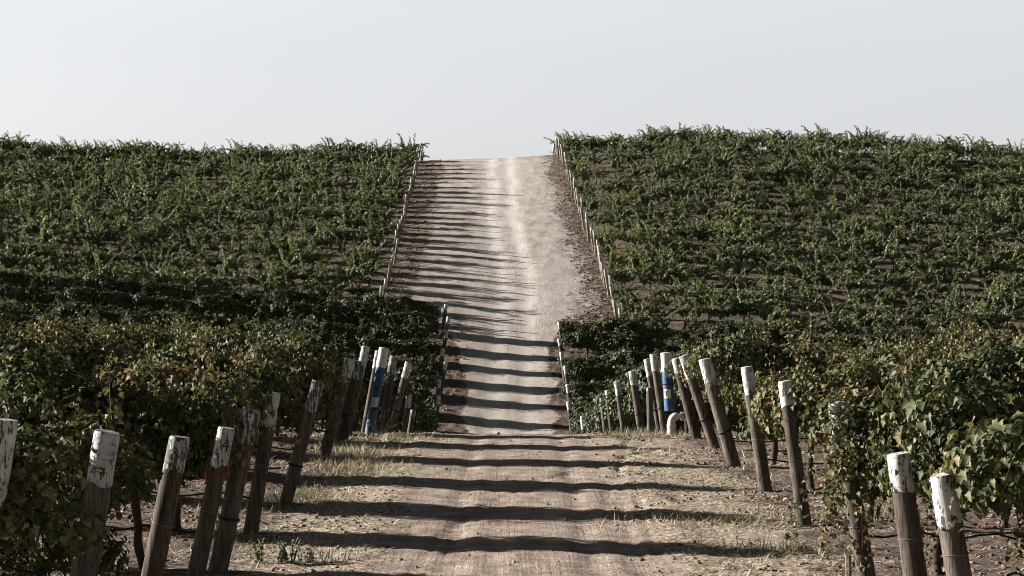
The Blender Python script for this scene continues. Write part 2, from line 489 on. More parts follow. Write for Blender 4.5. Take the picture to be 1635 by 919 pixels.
def mature_foliage(name, L, size, tmpl, mat, nlump, per_lump, ncane, step=.07, zlo=.75, ztop=1.72, spread=.2, hang=0, low=0):
    """A vine's canopy: overlapping billows shingled with leaves that face outwards, and loose canes that poke out or hang."""
    P, N, T, S = [], [], [], []
    xs = np.linspace(-L / 2, L / 2, nlump) + rng.normal(0, .1, nlump); rng.shuffle(xs)
    ph = rng.uniform(0, 6)
    for i in range(nlump):
        u = i / nlump
        if u < .55: c = np.array([xs[i], rng.normal(0, spread), ztop - rng.uniform(0, .34) + .12 * math.sin(xs[i] * 3 + ph)]); r = rng.uniform(.28, .5)
        else: c = np.array([xs[i], rng.choice((-1, 1)) * rng.uniform(.1, .1 + spread * 1.3), rng.uniform(zlo + .25, 1.4)]); r = rng.uniform(.2, .36)
        if i < low: c[2] = rng.uniform(.35, .9); r = rng.uniform(.22, .34)
        n = int(per_lump * (r / .33) ** 2)
        o = unit(rng.normal(0, 1, (n, 3))); o = o[(o[:, 2] > -.55)]; n = len(o)
        wob = 1 + .22 * np.sin(o[:, :1] * 4 + i) * np.sin(o[:, 1:2] * 5 + i * 2)
        q = c + o * r * np.array([1.15, .95, .9]) * rng.uniform(.72, 1.1, (n, 1)) * wob
        P.append(q); N.append(o * .9 + np.array([-.22, 0, .42]) + rng.normal(0, .3, (n, 3)))
        T.append(o * .35 + np.array([0, 0, -.75]) + rng.normal(0, .3, (n, 3))); S.append(size * rng.uniform(.6, 1.25, n))
    st = np.stack([rng.uniform(-L / 2, L / 2, ncane), rng.normal(0, .14, ncane), rng.uniform(1.0, 1.6, ncane)], -1)
    d0 = np.stack([rng.normal(0, .45, ncane), rng.normal(0, .35, ncane), rng.uniform(.3, 1.0, ncane)], -1)
    paths = grow(ncane, st, d0, rng.uniform(.5, 1.25, ncane), 1.3, step, .09, .2)
    if hang:
        st = np.stack([rng.uniform(-.8, -.3, hang), rng.normal(-.15, .1, hang), rng.uniform(1.2, 1.85, hang)], -1)
        d0 = np.stack([rng.normal(-.05, .28, hang), rng.normal(-.25, .3, hang), rng.uniform(-.2, .5, hang)], -1)
        paths += grow(hang, st, d0, rng.uniform(.7, 1.75, hang), 2.4, step, .09, .0)
    lv = leaves_on(paths, 2, .09, size, .45)
    P.append(lv[0]); N.append(lv[1]); T.append(lv[2]); S.append(lv[3])
    return combine(name, leaf_geo(np.concatenate(P), np.concatenate(N), np.concatenate(T), np.concatenate(S), tmpl), cane_geo(paths, .006, .002), [mat, M['cane']])


def trunk_geo(arms, h=1.05, r=.055):
    g = Geo(); x = y = 0.; pts, rd = [], []
    for i in range(7):
        z = -.15 + (h + .15) * i / 6
        pts.append((x, y, z)); rd.append(r * (1.25 if i == 0 else 1.) * random.uniform(.85, 1.15)); x += random.uniform(-.045, .045); y += random.uniform(-.03, .03)
    g.tube(pts, rd, 8, True, .12)
    for s in (-1, 1):
        q = []; a = Vector(pts[-1])
        for i in range(6):
            q.append(a + Vector((s * arms * i / 5, random.uniform(-.03, .03), .06 * math.sin(i * 1.1) + (-.06 if i == 0 else 0))))
        g.tube(q, [r * (.75 - .08 * i) for i in range(6)], 6, True, .12)
    return g


def vine_proto(name, foliage_me, arms, h=1.05, r=.055):
    root = empty(name, (0, -500, 0))
    link('foliage', foliage_me, root)
    trunk_geo(arms, h, r).build('trunk', M['stem'], root)
    return root


NEAR = [vine_proto('grapevine', mature_foliage('vine_foliage', 2.0, .1, TF, M['leaf_near'], 15, 240, 22, spread=.15), .9) for _ in range(10)]
DROOP = [vine_proto('grapevine', mature_foliage('vine_foliage', 2.0, .097, TF, M['leaf_near'], 24, 250, 34, low=7), .9)]
HANG = [vine_proto('grapevine', mature_foliage('vine_foliage', 1.8, .097, TF, M['leaf_near'], 18, 250, 26, hang=h_), .9) for h_ in (60, 24)]
MID = [vine_proto('grapevine', mature_foliage('vine_foliage', 2.35, .13, TC, M['leaf_mid'], 22, 150, 16, .09, .6, 1.62, .15), 1.0) for _ in range(8)]


def young_parts(k):
    n = random.randint(13, 18)
    a = rng.uniform(0, 2 * math.pi, n); sp = rng.uniform(.15, 1.25, n)
    d0 = np.stack([np.cos(a) * sp + .12, np.sin(a) * sp * .4, rng.uniform(.3, .85, n)], -1)
    st = np.stack([rng.uniform(-.65, .65, n), rng.normal(0, .06, n), rng.uniform(.85, 1.1, n)], -1)
    paths = grow(n, st, d0, rng.uniform(.6, 1.7, n), .75, .075, .05, .25)
    lv = leaves_on(paths, 5, .065, .165, .35, .5)
    # a few leaves on the cordon itself and low suckers
    return lv, paths


YOUNG_PARTS = [young_parts(k) for k in range(12)]
YOUNG = []
for lv, paths in YOUNG_PARTS:
    YOUNG.append(vine_proto('young_grapevine', combine('young_foliage', leaf_geo(*lv, TQ), cane_geo(paths, .008, .003), [M['leaf_young'], M['cane']]), .6, .95, .045))

# ------------------------------------------------------------------ rows
ORD = ['zeroth', 'first', 'second', 'third', 'fourth', 'fifth', 'sixth', 'seventh', 'eighth', 'ninth', 'tenth', 'eleventh', 'twelfth', 'thirteenth', 'fourteenth', 'fifteenth', 'sixteenth', 'seventeenth', 'eighteenth', 'nineteenth', 'twentieth']
ORD += ['twenty-' + o for o in ORD[1:10]] + ['thirtieth'] + ['thirty-' + o for o in ORD[1:10]]
SIDE = {-1: 'left', 1: 'right'}
used_proto = set()


def place(proto, x, y, rz, s, label, cat, group):
    if proto.name in used_proto: o = copy_tree(proto)
    else: o = proto; used_proto.add(proto.name)
    o.location = (x, y, gz_at(x, y)); o.rotation_euler.z = rz; o.scale = (s, s, s * random.uniform(.88, 1.1))
    return tag(o, label, cat, group)


LEFT_ROWS = [15.3, 18.9, 22.4, 26.1, 29.6, 33.5, 37.6, 41.3]
RIGHT_ROWS = [15.4, 18.4, 22.0, 26.9, 31.3, 35.5, 39.3, 42.8]
SKEW = math.tan(R(9))
skew = lambda x, x0: -(x - x0) * SKEW
vis = lambda y: .2725 * y
n_mature = 0
for side, rows in ((-1, LEFT_ROWS), (1, RIGHT_ROWS)):
    for ri, y in enumerate(rows):
        x0 = float(alley(np.array(y))[0 if side < 0 else 1]) + (-(.6, .6, .85, 1.05, .95, .9, 1.45, 1.6)[ri] if side < 0 else (1.2, 1.15, .95)[ri] if ri < 3 else .95)
        k = 0
        while abs(x0 + side * 1.9 * k) - 2.2 < vis(y + skew(side * 1.9 * k, 0)):
            x = x0 + side * 1.9 * k + random.uniform(-.1, .1)
            k += 1
            pr = HANG[0] if (side > 0 and k == 1 and ri == 2) else HANG[1] if (side > 0 and k == 1 and ri == 0) else DROOP[0] if (k == 1 and side < 0 and ri == 1) else random.choice(NEAR)
            lab = f"tall autumn-leaved grapevine, {ORD[k]} from the {SIDE[side]} roadside, {ORD[ri + 1]} row from the photo's bottom"
            rz = -R(9) + random.uniform(-.1, .1)
            o = place(pr, x, y + skew(x, x0) + random.uniform(-.1, .1) + (.75 if side < 0 and k == 1 and ri == 1 else .3 if side < 0 else -.05 if k == 1 and ri < 3 else .3), rz, random.uniform(.92, 1.14), lab, 'grapevine', 'tall grapevines in the near rows')
            o.scale.z *= random.uniform(.92, 1.17)
            if k == 1: o.scale.y *= .78
            n_mature += 1
# rows going down the back of the brow: only their road ends show
BACK = [45 + 3.6 * i for i in range(16)]
for side in (-1, 1):
    for ri, y in enumerate(BACK):
        x0 = float(alley(np.array(y))[0 if side < 0 else 1]) + side * (1.55 if ri < 3 and side < 0 else 1.1)
        for k in range(3 if ri < 4 else 2 if ri < 11 else 1):
            lab = f"dark grapevine on the slope behind the brow, {ORD[k + 1]} from the {SIDE[side]} roadside, {ORD[ri + 1]} row down"
            place(random.choice(MID if ri > 1 else NEAR), x0 + side * 1.92 * k, y + skew(side * 1.92 * k, 0), -R(9), random.uniform(.95, 1.05), lab, 'grapevine', 'grapevines behind the brow')
            n_mature += 1
MIDROWS = {-1: [103.2 + 3.6 * i for i in range(7)], 1: [102.9 + 3.6 * i for i in range(6)]}
for side in (-1, 1):
    for ri, y in enumerate(MIDROWS[side]):
        x0 = float(alley(np.array(y))[0 if side < 0 else 1]) + side * (1.35 if side < 0 else 1.1)
        k = 0
        while abs(x0 + side * 2.25 * k) - 1.8 < vis(y + skew(side * 2.25 * k, 0)):
            lab = f"dark hedged grapevine, {ORD[k + 1]} from the {SIDE[side]} roadside, {ORD[ri + 1]} row up from the dip"
            o = place(random.choice(MID), x0 + side * 2.25 * k + random.uniform(-.1, .1) + (side * random.uniform(-.35, .35) if k == 0 else 0), y + skew(side * 2.25 * k, 0), -R(9) + random.uniform(-.06, .06), random.uniform(.95, 1.1), lab, 'grapevine', 'dark hedged grapevines of the middle block')
            if k == 0: o.scale.y *= .75; o.scale.z *= random.uniform(.85, 1.1)
            k += 1; n_mature += 1
print('mature vines', n_mature)

UP = {-1: [127.9 + 3.0 * i for i in range(30)], 1: [123.8 + 3.0 * i for i in range(32)]}
spots = []
for side in (-1, 1):
    for ri, y in enumerate(UP[side]):
        x0 = float(alley(np.array(y))[0 if side < 0 else 1]) + side * (1.35 if side < 0 else .85)
        k = 0
        while abs(x0 + side * 1.92 * k) - 9 < vis(y + skew(side * 1.92 * k, 0)):
            if random.random() > .04:
                spots.append((y + skew(side * 1.92 * k, 0), side, ri, k, x0 + side * 1.92 * k + random.uniform(-.45, .45)))
            k += 1
spots.sort()
far_v, far_f, far_m, base, n_young = [], [], [], 0, 0
for i, (y, side, ri, k, x) in enumerate(spots):
    s = random.choice((.85, .95, 1.05, 1.1, 1.2, 1.35)) * random.uniform(.95, 1.05); rz = -R(9) + random.uniform(-.25, .25)
    if n_young < 300 and abs(x) - .8 < vis(y):
        n_young += 1
        lab = f"young grapevine, {ORD[k + 1]} from the hill road at its {SIDE[side]} edge, {ORD[ri + 1]} row up"
        place(random.choice(YOUNG), x, y, rz, s, lab, 'young grapevine', 'young grapevines on the far hill')
    else:
        pr = random.choice(YOUNG)
        for ch in pr.children:
            me = ch.data; nvv = len(me.vertices); co = np.empty(nvv * 3, np.float32); me.vertices.foreach_get('co', co); co = co.reshape(-1, 3) * s
            c, sn = math.cos(rz), math.sin(rz)
            co = np.stack([co[:, 0] * c - co[:, 1] * sn + x, co[:, 0] * sn + co[:, 1] * c + y, co[:, 2] + gz_at(x, y)], -1)
            lp = np.empty(len(me.loops), np.int32); me.loops.foreach_get('vertex_index', lp)
            ls = np.empty(len(me.polygons), np.int32); me.polygons.foreach_get('loop_total', ls)
            mi = np.empty(len(me.polygons), np.int32); me.polygons.foreach_get('material_index', mi)
            far_v.append(co); far_f.append((lp + base, ls)); far_m.append(mi + (2 if ch.name.startswith('trunk') else 0)); base += nvv
loops = np.concatenate([a for a, _ in far_f]); tot = np.concatenate([b for _, b in far_f]); starts = np.r_[0, np.cumsum(tot)[:-1]]
far = link('distant_vines', raw_mesh('distant_vines', np.concatenate(far_v), loops, starts, [M['leaf_young'], M['cane'], M['stem']], np.concatenate(far_m)))
tag(far, 'mass of distant young vines covering the upper hill up to its crest', 'vines', None, 'stuff')
print('young', len(spots))
for p in NEAR + DROOP + HANG + MID + YOUNG:
    if p.name not in used_proto:
        for ch in list(p.children): bpy.data.objects.remove(ch)
        bpy.data.objects.remove(p)


# ------------------------------------------------------------------ posts
def near_post(base, top, rad, capfrac, label, paint_key='paint', wraps=(.45,), numeral=False, ribbon=False, hose=False, wood_key='wood'):
    bx, y, bz = base; tx, tz = top
    root = empty('vineyard_post', (bx, y, bz))
    ax = Vector((tx - bx, 0, tz - bz)); Ln = ax.length; d = ax.normalized()
    at = lambda s: d * (Ln * s)
    g = Geo(); pts, rr = [], []
    s0 = 1 - capfrac
    for i in range(9):
        s = -.12 + (s0 + .02 + .12) * i / 8
        pts.append(at(s)); rr.append(rad * (1.04 - .1 * s) * random.uniform(.975, 1.02))
    g.tube(pts, rr, 18, True, .018).build('post_shaft', M[wood_key], root)
    # painted top: an uneven lower edge, a chamfered flat head
    g = Geo(); n = 22; u = d.cross(Vector((0, 1, 0))).normalized(); w = d.cross(u).normalized()
    ph = random.uniform(0, 6); rows_ = 5; vs = []
    tilt = random.uniform(-.1, .1)
    for i in range(rows_ + 2):
        for j in range(n):
            a = 2 * math.pi * j / n
            low = s0 - .012 + .02 * math.sin(2 * a + ph) * .5 + random.uniform(-.008, .008)
            if i <= rows_ - 1: s = low + (.985 - low) * i / (rows_ - 1); rw = rad * (.962 - .02 * s) + .004
            elif i == rows_: s = 1.0; rw = rad * .9
            else: s = 1.0; rw = rad * .35
            p = at(s) + (u * math.cos(a) + w * math.sin(a)) * rw * (1 + random.uniform(-.01, .01))
            if i >= rows_ - 1: p += d * tilt * rw * math.cos(a)
            vs.append(p)
    g.v = vs
    for i in range(rows_ + 1):
        for j in range(n): g.f.append((i * n + j, i * n + (j + 1) % n, (i + 1) * n + (j + 1) % n, (i + 1) * n + j))
    g.f.append(tuple((rows_ + 1) * n + j for j in range(n)))
    cap = g.build('painted_cap', M[paint_key], root)
    for s in wraps:
        g = Geo(); r2 = rad * (1.04 - .1 * s) + .006
        ring = [at(s) + (u * math.cos(t) + w * math.sin(t)) * r2 + d * .008 * math.sin(t * 2) for t in np.linspace(0, 2 * math.pi, 25)]
        g.tube(ring, .0032, 5).build('wire_wrap', M['wire'], root)
    if hose:
        g = Geo(); r2 = rad * 1.0 + .012
        ring = [at(.33) + (u * math.cos(t) + w * math.sin(t)) * r2 for t in np.linspace(0, 2 * math.pi, 25)]
        g.tube(ring, .016, 6).build('hose_strap', M['black_hose'], root)
    if numeral:
        g = Geo()
        def onsurf(px, pz):
            a = px / rad; rw = rad * .95 + .007
            return at(1 - capfrac * .5) + d * pz + Vector((1, 0, 0)) * math.sin(a) * rw - Vector((0, 1, 0)) * math.cos(a) * rw
        for A, B in (((-.0, .075), (-.035, .0)), ((-.04, .0), (.04, .0)), ((.022, .065), (.022, -.07))):
            g.tube([onsurf(A[0] + .045, A[1]), onsurf((A[0] + B[0]) / 2 + .045, (A[1] + B[1]) / 2), onsurf(B[0] + .045, B[1])], .0065, 5)
        g.build('painted_numeral', M['ink'], cap)
    if ribbon:
        g = Geo(); s = s0 - .03; r2 = rad + .014
        ring = [at(s) + (u * math.cos(t) + w * math.sin(t)) * r2 - d * (.055 * max(0, -math.sin(t + math.pi)) if True else 0) for t in np.linspace(0, 2 * math.pi, 29)]
        g.tube(ring, .008, 6)
        e = at(s) + Vector((-rad - .02, -.05, 0))
        g.tube([e, e + Vector((-.012, -.02, -.06)), e + Vector((-.004, -.02, -.15))], [.009, .014, .012], 6)
        e = at(s) + Vector((rad + .02, -.04, 0))
        g.tube([e + Vector((-.02, 0, .04)), e, e + Vector((.012, -.01, -.07))], [.007, .012, .01], 6)
        g.build('red_tape', M['red'], root)
    return tag(root, label, 'post', 'end posts of the near rows')


G = gz_at
NP = [
    # base x, depth, top x, top z, radius, cap share, label, options
    (-4.47, 15.3, -4.13, 2.33, .115, .30, 'leaning post with a ragged white cap, cut off by the left edge of the photo', dict()),
    (-4.40, 19.0, -4.09, 1.95, .135, .27, 'thick shaded post with a broad peeling white cap and a wire round its middle', dict(wraps=(.86, .62, .5))),
    (-3.99, 20.6, -3.64, 1.77, .118, .20, 'shaded post with a mostly worn-off white cap, next to the broad-capped thick post', dict(paint_key='paint_worn')),
    (-3.68, 21.8, -3.31, 1.78, .1, .24, 'white-capped post marked 4 with red tape tied below the cap', dict(numeral=True, ribbon=True)),
    (-3.51, 22.4, -3.10, 1.96, .112, .19, 'dark post close behind the red-taped post, its white cap half under leaves', dict(paint_key='paint_worn', hose=True)),
    (-3.63, 26.1, -3.31, 1.95, .1, .24, 'upright shaded post with a scratched white cap, third along from the red tape', dict(wraps=(.48,))),
    (-3.53, 29.2, -3.01, 1.95, .1, .22, 'strongly leaning dark post with a small worn cap, standing apart before the dry grass', dict(paint_key='paint_worn', hose=True, wraps=())),
    (-3.76, 37.6, -3.24, 1.98, .115, .23, 'leaning post with a bright blotchy white cap, on the dry grass verge', dict(wraps=(.5,))),
    (-3.80, 41.6, -3.36, 1.78, .155, .2, 'stout dark post just behind the blotchy-capped leaning post', dict(paint_key='paint_worn', hose=True)),
    (-3.89, 44.4, -3.45, 2.02, .1, .17, 'post with a clean white cap peeping over leaves behind the stout post', dict()),
    (-3.66, 46.5, -3.30, 1.84, .085, .2, 'brown post standing right behind the blue pipe', dict()),
    (-3.33, 48.0, -3.02, 1.66, .105, .22, 'speckled white-capped post on the road side of the blue pipe', dict(paint_key='paint_worn')),
    (-3.32, 51.0, -2.80, 1.39, .1, .2, 'slim leaning post with a clean white cap, last tall one before the brow drops', dict(hose=True)),
    (-3.62, 62.2, -3.40, -.1, .1, .28, 'short-looking white-capped post sunk behind the brow beside the shaded vines', dict()),
    (-3.80, 68.5, -3.56, -.85, .1, .3, 'lower post beyond the brow next to another sunken white-capped post', dict(paint_key='paint_worn')),
    # sunlit side
    (3.83, 15.5, 3.54, 1.86, .105, .24, 'bright white-topped post nearest the lower right corner of the photo', dict(wraps=(.6,))),
    (4.0, 18.3, 3.76, 1.79, .115, .2, 'grey post with flaking white top and a wire ring, between leaf-buried post and corner post', dict(wraps=(.52,), wood_key='wood')),
    (4.12, 21.8, 3.76, 2.07, .105, .2, 'post with a white sunlit strip, mostly buried in a hanging mass of leaves', dict(wraps=(.3,))),
    (4.19, 26.9, 3.90, 2.07, .098, .16, 'slim sunlit post between the free-standing tidy-capped post and the leaf-buried one', dict(wraps=(.45,))),
    (4.23, 31.3, 3.91, 2.09, .105, .2, 'clear sunlit post with a tidy white cap, standing free on the bare verge', dict(wraps=(.42,))),
    (4.20, 35.5, 3.64, 2.06, .125, .23, 'thick leaning sunlit post with a mottled white cap and a black hose', dict(hose=True, wraps=(.6,))),
    (4.26, 39.3, 3.59, 1.99, .105, .22, 'leaning post with a black hose close behind the thick mottled one', dict(hose=True)),
    (4.20, 42.8, 3.74, 1.80, .115, .16, 'dark post between the blue pipe with the elbow and the leaning pair', dict()),
    (3.76, 46.0, 3.46, 1.78, .1, .2, 'white-topped post touching the blue pipe on its road side', dict(hose=True)),
    (3.74, 47.2, 3.39, 1.62, .09, .22, 'thin white-topped post second from the blue pipe towards the road', dict(hose=True)),
    (3.46, 46.8, 3.42, .92, .085, .06, 'short post stub squeezed between the white-topped pair and the lone post', dict(paint_key='paint_worn')),
    (3.54, 51.2, 3.27, 1.14, .1, .2, 'lone sunlit post with white cap between the blue pipe pair and the brow edge', dict(hose=True)),
    (3.50, 58.0, 3.24, .52, .1, .22, 'white-capped post, first of the descending line at the brow edge', dict()),
    (3.46, 64.0, 3.25, -.08, .1, .24, 'white-capped post, second of the descending line at the brow edge', dict()),
    (3.52, 69.2, 3.32, -.65, .11, .26, 'white-capped post, third of the descending line at the brow edge', dict(paint_key='paint_worn')),
    (3.58, 74.0, 3.39, -1.26, .11, .28, 'white-capped post, fourth of the descending line at the brow edge', dict()),
    (3.50, 88.0, 3.30, -2.6, .12, .28, 'white-capped post lowest in the dip at the foot of the descending line', dict()),
]
for bx, y, tx, tz, rad, cf, lab, kw in NP:
    near_post((bx, y, G(bx, y)), (tx, tz), rad, cf, lab, **kw)


def row_post(h, rad, lean, cap, wood_key, name='vineyard_post'):
    root = empty(name, (0, -500, 0))
    pts = [(lean * s, 0, h * s) for s in np.linspace(-.15, 1 - cap + .02, 6)]
    Geo().tube(pts, [rad * random.uniform(.96, 1.03) for _ in pts], 10).build('post_shaft', M[wood_key], root)
    pts = [(lean * s, 0, h * s) for s in (1 - cap, 1 - cap * .5, .99, 1.0)]
    Geo().tube(pts, [rad + .004, rad + .004, rad + .003, rad * .85], 12).build('painted_cap', M['paint'], root)
    return root


prm = [row_post(1.95, .12, .28 * s, .24, 'wood') for s in (1, -1)]
pru = [row_post(2.0, .085, .22 * s, .2, 'wood_pale') for s in (1, -1)]
seen = set()


def put(proto, x, y, label, group, s=1.):
    o = proto if proto.name not in seen else copy_tree(proto); seen.add(proto.name)
    o.location = (x, y, gz_at(x, y)); o.rotation_euler = (random.uniform(-.05, .05), random.uniform(-.05, .05), random.uniform(-.2, .2)); o.scale = (1, 1, s)
    return tag(o, label, 'post', group)


for side in (-1, 1):
    for ri, y in enumerate(MIDROWS[side]):
        x = float(alley(np.array(y))[0 if side < 0 else 1])
        put(prm[0 if side < 0 else 1], x + random.uniform(-.1, .1) - side * .1, y - .3 + random.uniform(-.2, .2), f'white-capped end post of the dark middle block, {SIDE[side]} roadside, {ORD[ri + 1]} from the dip', 'end posts of the middle block', random.uniform(.93, 1.08))
    for ri, y in enumerate(UP[side]):
        x = float(alley(np.array(y))[0 if side < 0 else 1])
        put(pru[0 if side < 0 else 1], x + random.uniform(-.12, .12) - side * .1, y + random.uniform(-.2, .2), f'slim pale end post on the hill road at its {SIDE[side]} edge, {ORD[ri + 1]} from its bottom', 'end posts up the hill road', random.uniform(.92, 1.1))

# thin stakes among the vines
st_p = empty('trellis_stake', (0, -500, 0))
Geo().tube([(0, 0, -.1), (0.01, 0, 1.0), (0, 0, 2.0)], .022, 6).build('stake_rod', M['wood_pale'], st_p)
Geo().tube([(0, 0, 2.0), (0, 0, 2.03)], .026, 6).build('stake_cap', M['wire'], st_p)
first = True
for side in (-1, 1):
    for ri in range(1, 26, 2):
        y = UP[side][ri]; x0 = float(alley(np.array(y))[0 if side < 0 else 1])
        for k in range(3):
            x = x0 + side * random.uniform(2.5 + k * 11, 9 + k * 11)
            if abs(x) > vis(y): continue
            o = st_p if first else copy_tree(st_p); first = False
            o.location = (x, y + .15, gz_at(x, y)); o.rotation_euler = (random.uniform(-.05, .05), random.uniform(-.07, .07), 0); o.scale = (1, 1, random.uniform(.9, 1.1))
            tag(o, f'thin pale stake on the {SIDE[side]} hillside, {ORD[k + 1]} along from the road, {ORD[ri + 1]} row up', 'stake', 'thin stakes on the far hill')
for x, y, h, lab in ((-8.1, 41.5, 1.05, 'pale short stake showing in the autumn leaves of the far near-block row'), (3.72, 20.9, .2, 'thin pale stake at the foot of the leaf-buried post')):
    o = copy_tree(st_p); o.location = (x, y, gz_at(x, y)); o.rotation_euler = (0, random.uniform(-.06, .06), 0); o.scale = (1.6, 1.6, h); tag(o, lab, 'stake', 'thin stakes')


# ------------------------------------------------------------------ blue irrigation risers
def riser(bx, y, tx, tz, rad, label, elbow):
    bz = G(bx, y); root = empty('irrigation_riser', (bx, y, bz)); ax = Vector((tx - bx, 0, tz - bz)); at = lambda s: ax * s
    lo = .3 if elbow else -.05
    Geo().tube([at(s) for s in np.linspace(lo, .8, 6)], rad, 20).build('blue_pipe', M['blue'], root)
    c = Geo().tube([at(.775), at(.86)], rad + .012, 20); c.tube([at(.855), at(.995), at(1.0)], [rad + .006, rad + .006, rad * .9], 20)
    c.build('white_cap', M['white_plastic'], root)
    # sticker wrapped on the camera side
    vs, fs = [], []; d = ax.normalized(); s0, s1 = (.45, .56) if elbow else (.32, .43)
    for i in range(9):
        a = R(-60 + 80 * i / 8) if elbow else R(-35 + 80 * i / 8)
        o_ = Vector((math.sin(a), -math.cos(a), 0)) * (rad + .004)
        vs += [at(s0) + o_, at(s1) + o_]
    fs = [(2 * i, 2 * i + 2, 2 * i + 3, 2 * i + 1) for i in range(8)]
    g = Geo(); g.v = vs; g.f = fs; st = g.build('sticker', M['sticker'], root)
    def onp(a, s):
        a = R(a); return at(s) + Vector((math.sin(a), -math.cos(a), 0)) * (rad + .006)
    a0 = -25 if elbow else 5; sp = s1 - s0; g = Geo()
    g.tube([onp(a0 - 12, s0 + sp * .2), onp(a0 - 12, s0 + sp * .8)], .006, 5)
    g.tube([onp(a0 - 12, s0 + sp * .75), onp(a0 + 14, s0 + sp * .75)], .006, 5); g.tube([onp(a0 - 12, s0 + sp * .45), onp(a0 + 8, s0 + sp * .45)], .006, 5)
    g.build('printed_mark', M['ink'], st)
    g = Geo(); r2 = rad + .016
    ring = [at(.3 if not elbow else .62) + Vector((math.cos(t), math.sin(t), 0)) * r2 for t in np.linspace(0, 2 * math.pi, 25)]
    g.tube(ring, .014, 6).build('hose_strap', M['black_hose'], root)
    if elbow:
        e = at(.3); r3 = .092
        pts = [(-.02, -.2, -.15), (-.02, -.2, .3), (-.012, -.2, .37), (.015, -.2, .425), (.06, -.2, .455), (.12, -.2, .46), (.26, -.2, .46)]
        Geo().tube(pts, r3, 18).build('white_elbow', M['white_plastic'], root)
        Geo().tube([(-.02, -.2, .2), (-.02, -.2, .28)], r3 + .014, 18).build('elbow_collar', M['white_plastic'], root)
        Geo().tube([(.2, -.2, .46), (.27, -.2, .46)], r3 + .016, 18).build('elbow_collar', M['white_plastic'], root)
    return tag(root, label, 'water pipe', 'blue irrigation pipes')


riser(-3.42, 45.0, -3.06, 1.97, .115, 'plain blue water pipe with white cap and sticker, leaning among the shaded posts', False)
riser(3.76, 44.3, 3.63, 1.88, .125, 'blue water pipe with a white elbow at its foot among sunlit posts', True)

# ------------------------------------------------------------------ drip hoses and wires
for side, rows in ((-1, LEFT_ROWS[1:]), (1, RIGHT_ROWS[1:])):
    for ri, y in enumerate(rows):
        x0 = float(alley(np.array(y))[0 if side < 0 else 1]) + side * .02; n = 16; Ln = max(3., vis(y) + 1.5 - abs(x0))
        pts = []
        for i in range(n + 1):
            x = x0 + side * Ln * i / n
            pts.append((x, y + skew(x, x0) - .13 + .02 * math.sin(i * 2.), G(x, y) + .58 - .1 * abs(math.sin(i * .8 + ri))))
        g = Geo().tube(pts, .014, 6).build('drip_hose', M['black_hose'])
        tag(g, f'black drip hose under the vines of the {ORD[ri + 2]} near row, {SIDE[side]} of the road', 'hose', 'drip hoses')
for y, zt, lab in ((18.95, 1.83, 'upper thin wire running from the broad peeling white cap into the leaves'), (18.95, 1.52, 'lower thin wire at the bottom edge of the broad peeling white cap'),
                   (37.55, 1.8, 'thin wire at the top of the blotchy white cap'), (37.55, 1.42, 'thin wire below the blotchy white cap')):
    x0 = float(alley(np.array(y))[0]) + (-.5 if y < 20 else .25)
    pts = [(x0 - .5 * i, y - .12, G(x0, y) + zt - .01 * i) for i in range(6)]
    tag(Geo().tube(pts, .004, 5).build('trellis_wire', M['wire']), lab, 'wire', 'trellis wires')


# ------------------------------------------------------------------ grass, litter, clods
def strips(P, D, L, W, Up):
    """P base, D direction: narrow bent triangles-strips of 2 quads."""
    D = unit(D); B = unit(np.cross(D, Up)); n = len(P); L = L[:, None]; W = W[:, None]
    mid = P + D * L * .55 + Up * L * .06; tip = P + D * L - Up * L * .03
    v = np.stack([P - B * W, P + B * W, mid + B * W * .8, mid - B * W * .8, tip], 1).reshape(-1, 3)
    f = np.array([[0, 1, 2], [0, 2, 3], [3, 2, 4]])[None] + (np.arange(n) * 5)[:, None, None]
    return v, f.reshape(-1, 3)


gzi = gz


def ground_z(x, y):
    """bilinear on the built sheet, so small things sit on its lumps."""
    i = np.clip(np.searchsorted(XS, x) - 1, 0, nx - 2); j = np.clip(np.searchsorted(YS, y) - 1, 0, ny - 2)
    u = (x - XS[i]) / (XS[i + 1] - XS[i]); w = (y - YS[j]) / (YS[j + 1] - YS[j])
    return (gz[j, i] * (1 - u) + gz[j, i + 1] * u) * (1 - w) + (gz[j + 1, i] * (1 - u) + gz[j + 1, i + 1] * u) * w


def scatter(n, xr, yr, dens):
    x = rng.uniform(*xr, n); y = rng.uniform(*yr, n); k = rng.uniform(0, 1, n) < dens(x, y); return x[k], y[k]


def verge(x, y):
    l = sm(-6.5, -3.6, x) * (1 - sm(-2.4, -1.3, x)); r = sm(1.6, 2.9, x) * (1 - sm(4.2, 6.5, x))
    return (l + r) * sm(.36, .6, fbm(x * .8, y * .8, 9))


x, y = scatter(150000, (-8, 9), (19, 46), verge)
n = len(x); D = np.stack([rng.normal(0, 1, n), rng.normal(0, 1, n), rng.uniform(.0, .22, n)], -1)
v, f = strips(np.stack([x, y, ground_z(x, y) + .006], -1), D, rng.uniform(.05, .22, n), rng.uniform(.004, .009, n), np.array([0, 0, 1.]))
tag(link('dry_straw', raw_mesh('dry_straw', v, f.ravel(), np.arange(len(f)) * 3, [M['straw']])), 'loose dry straw lying on the verges beside the track', 'straw', None, 'stuff')


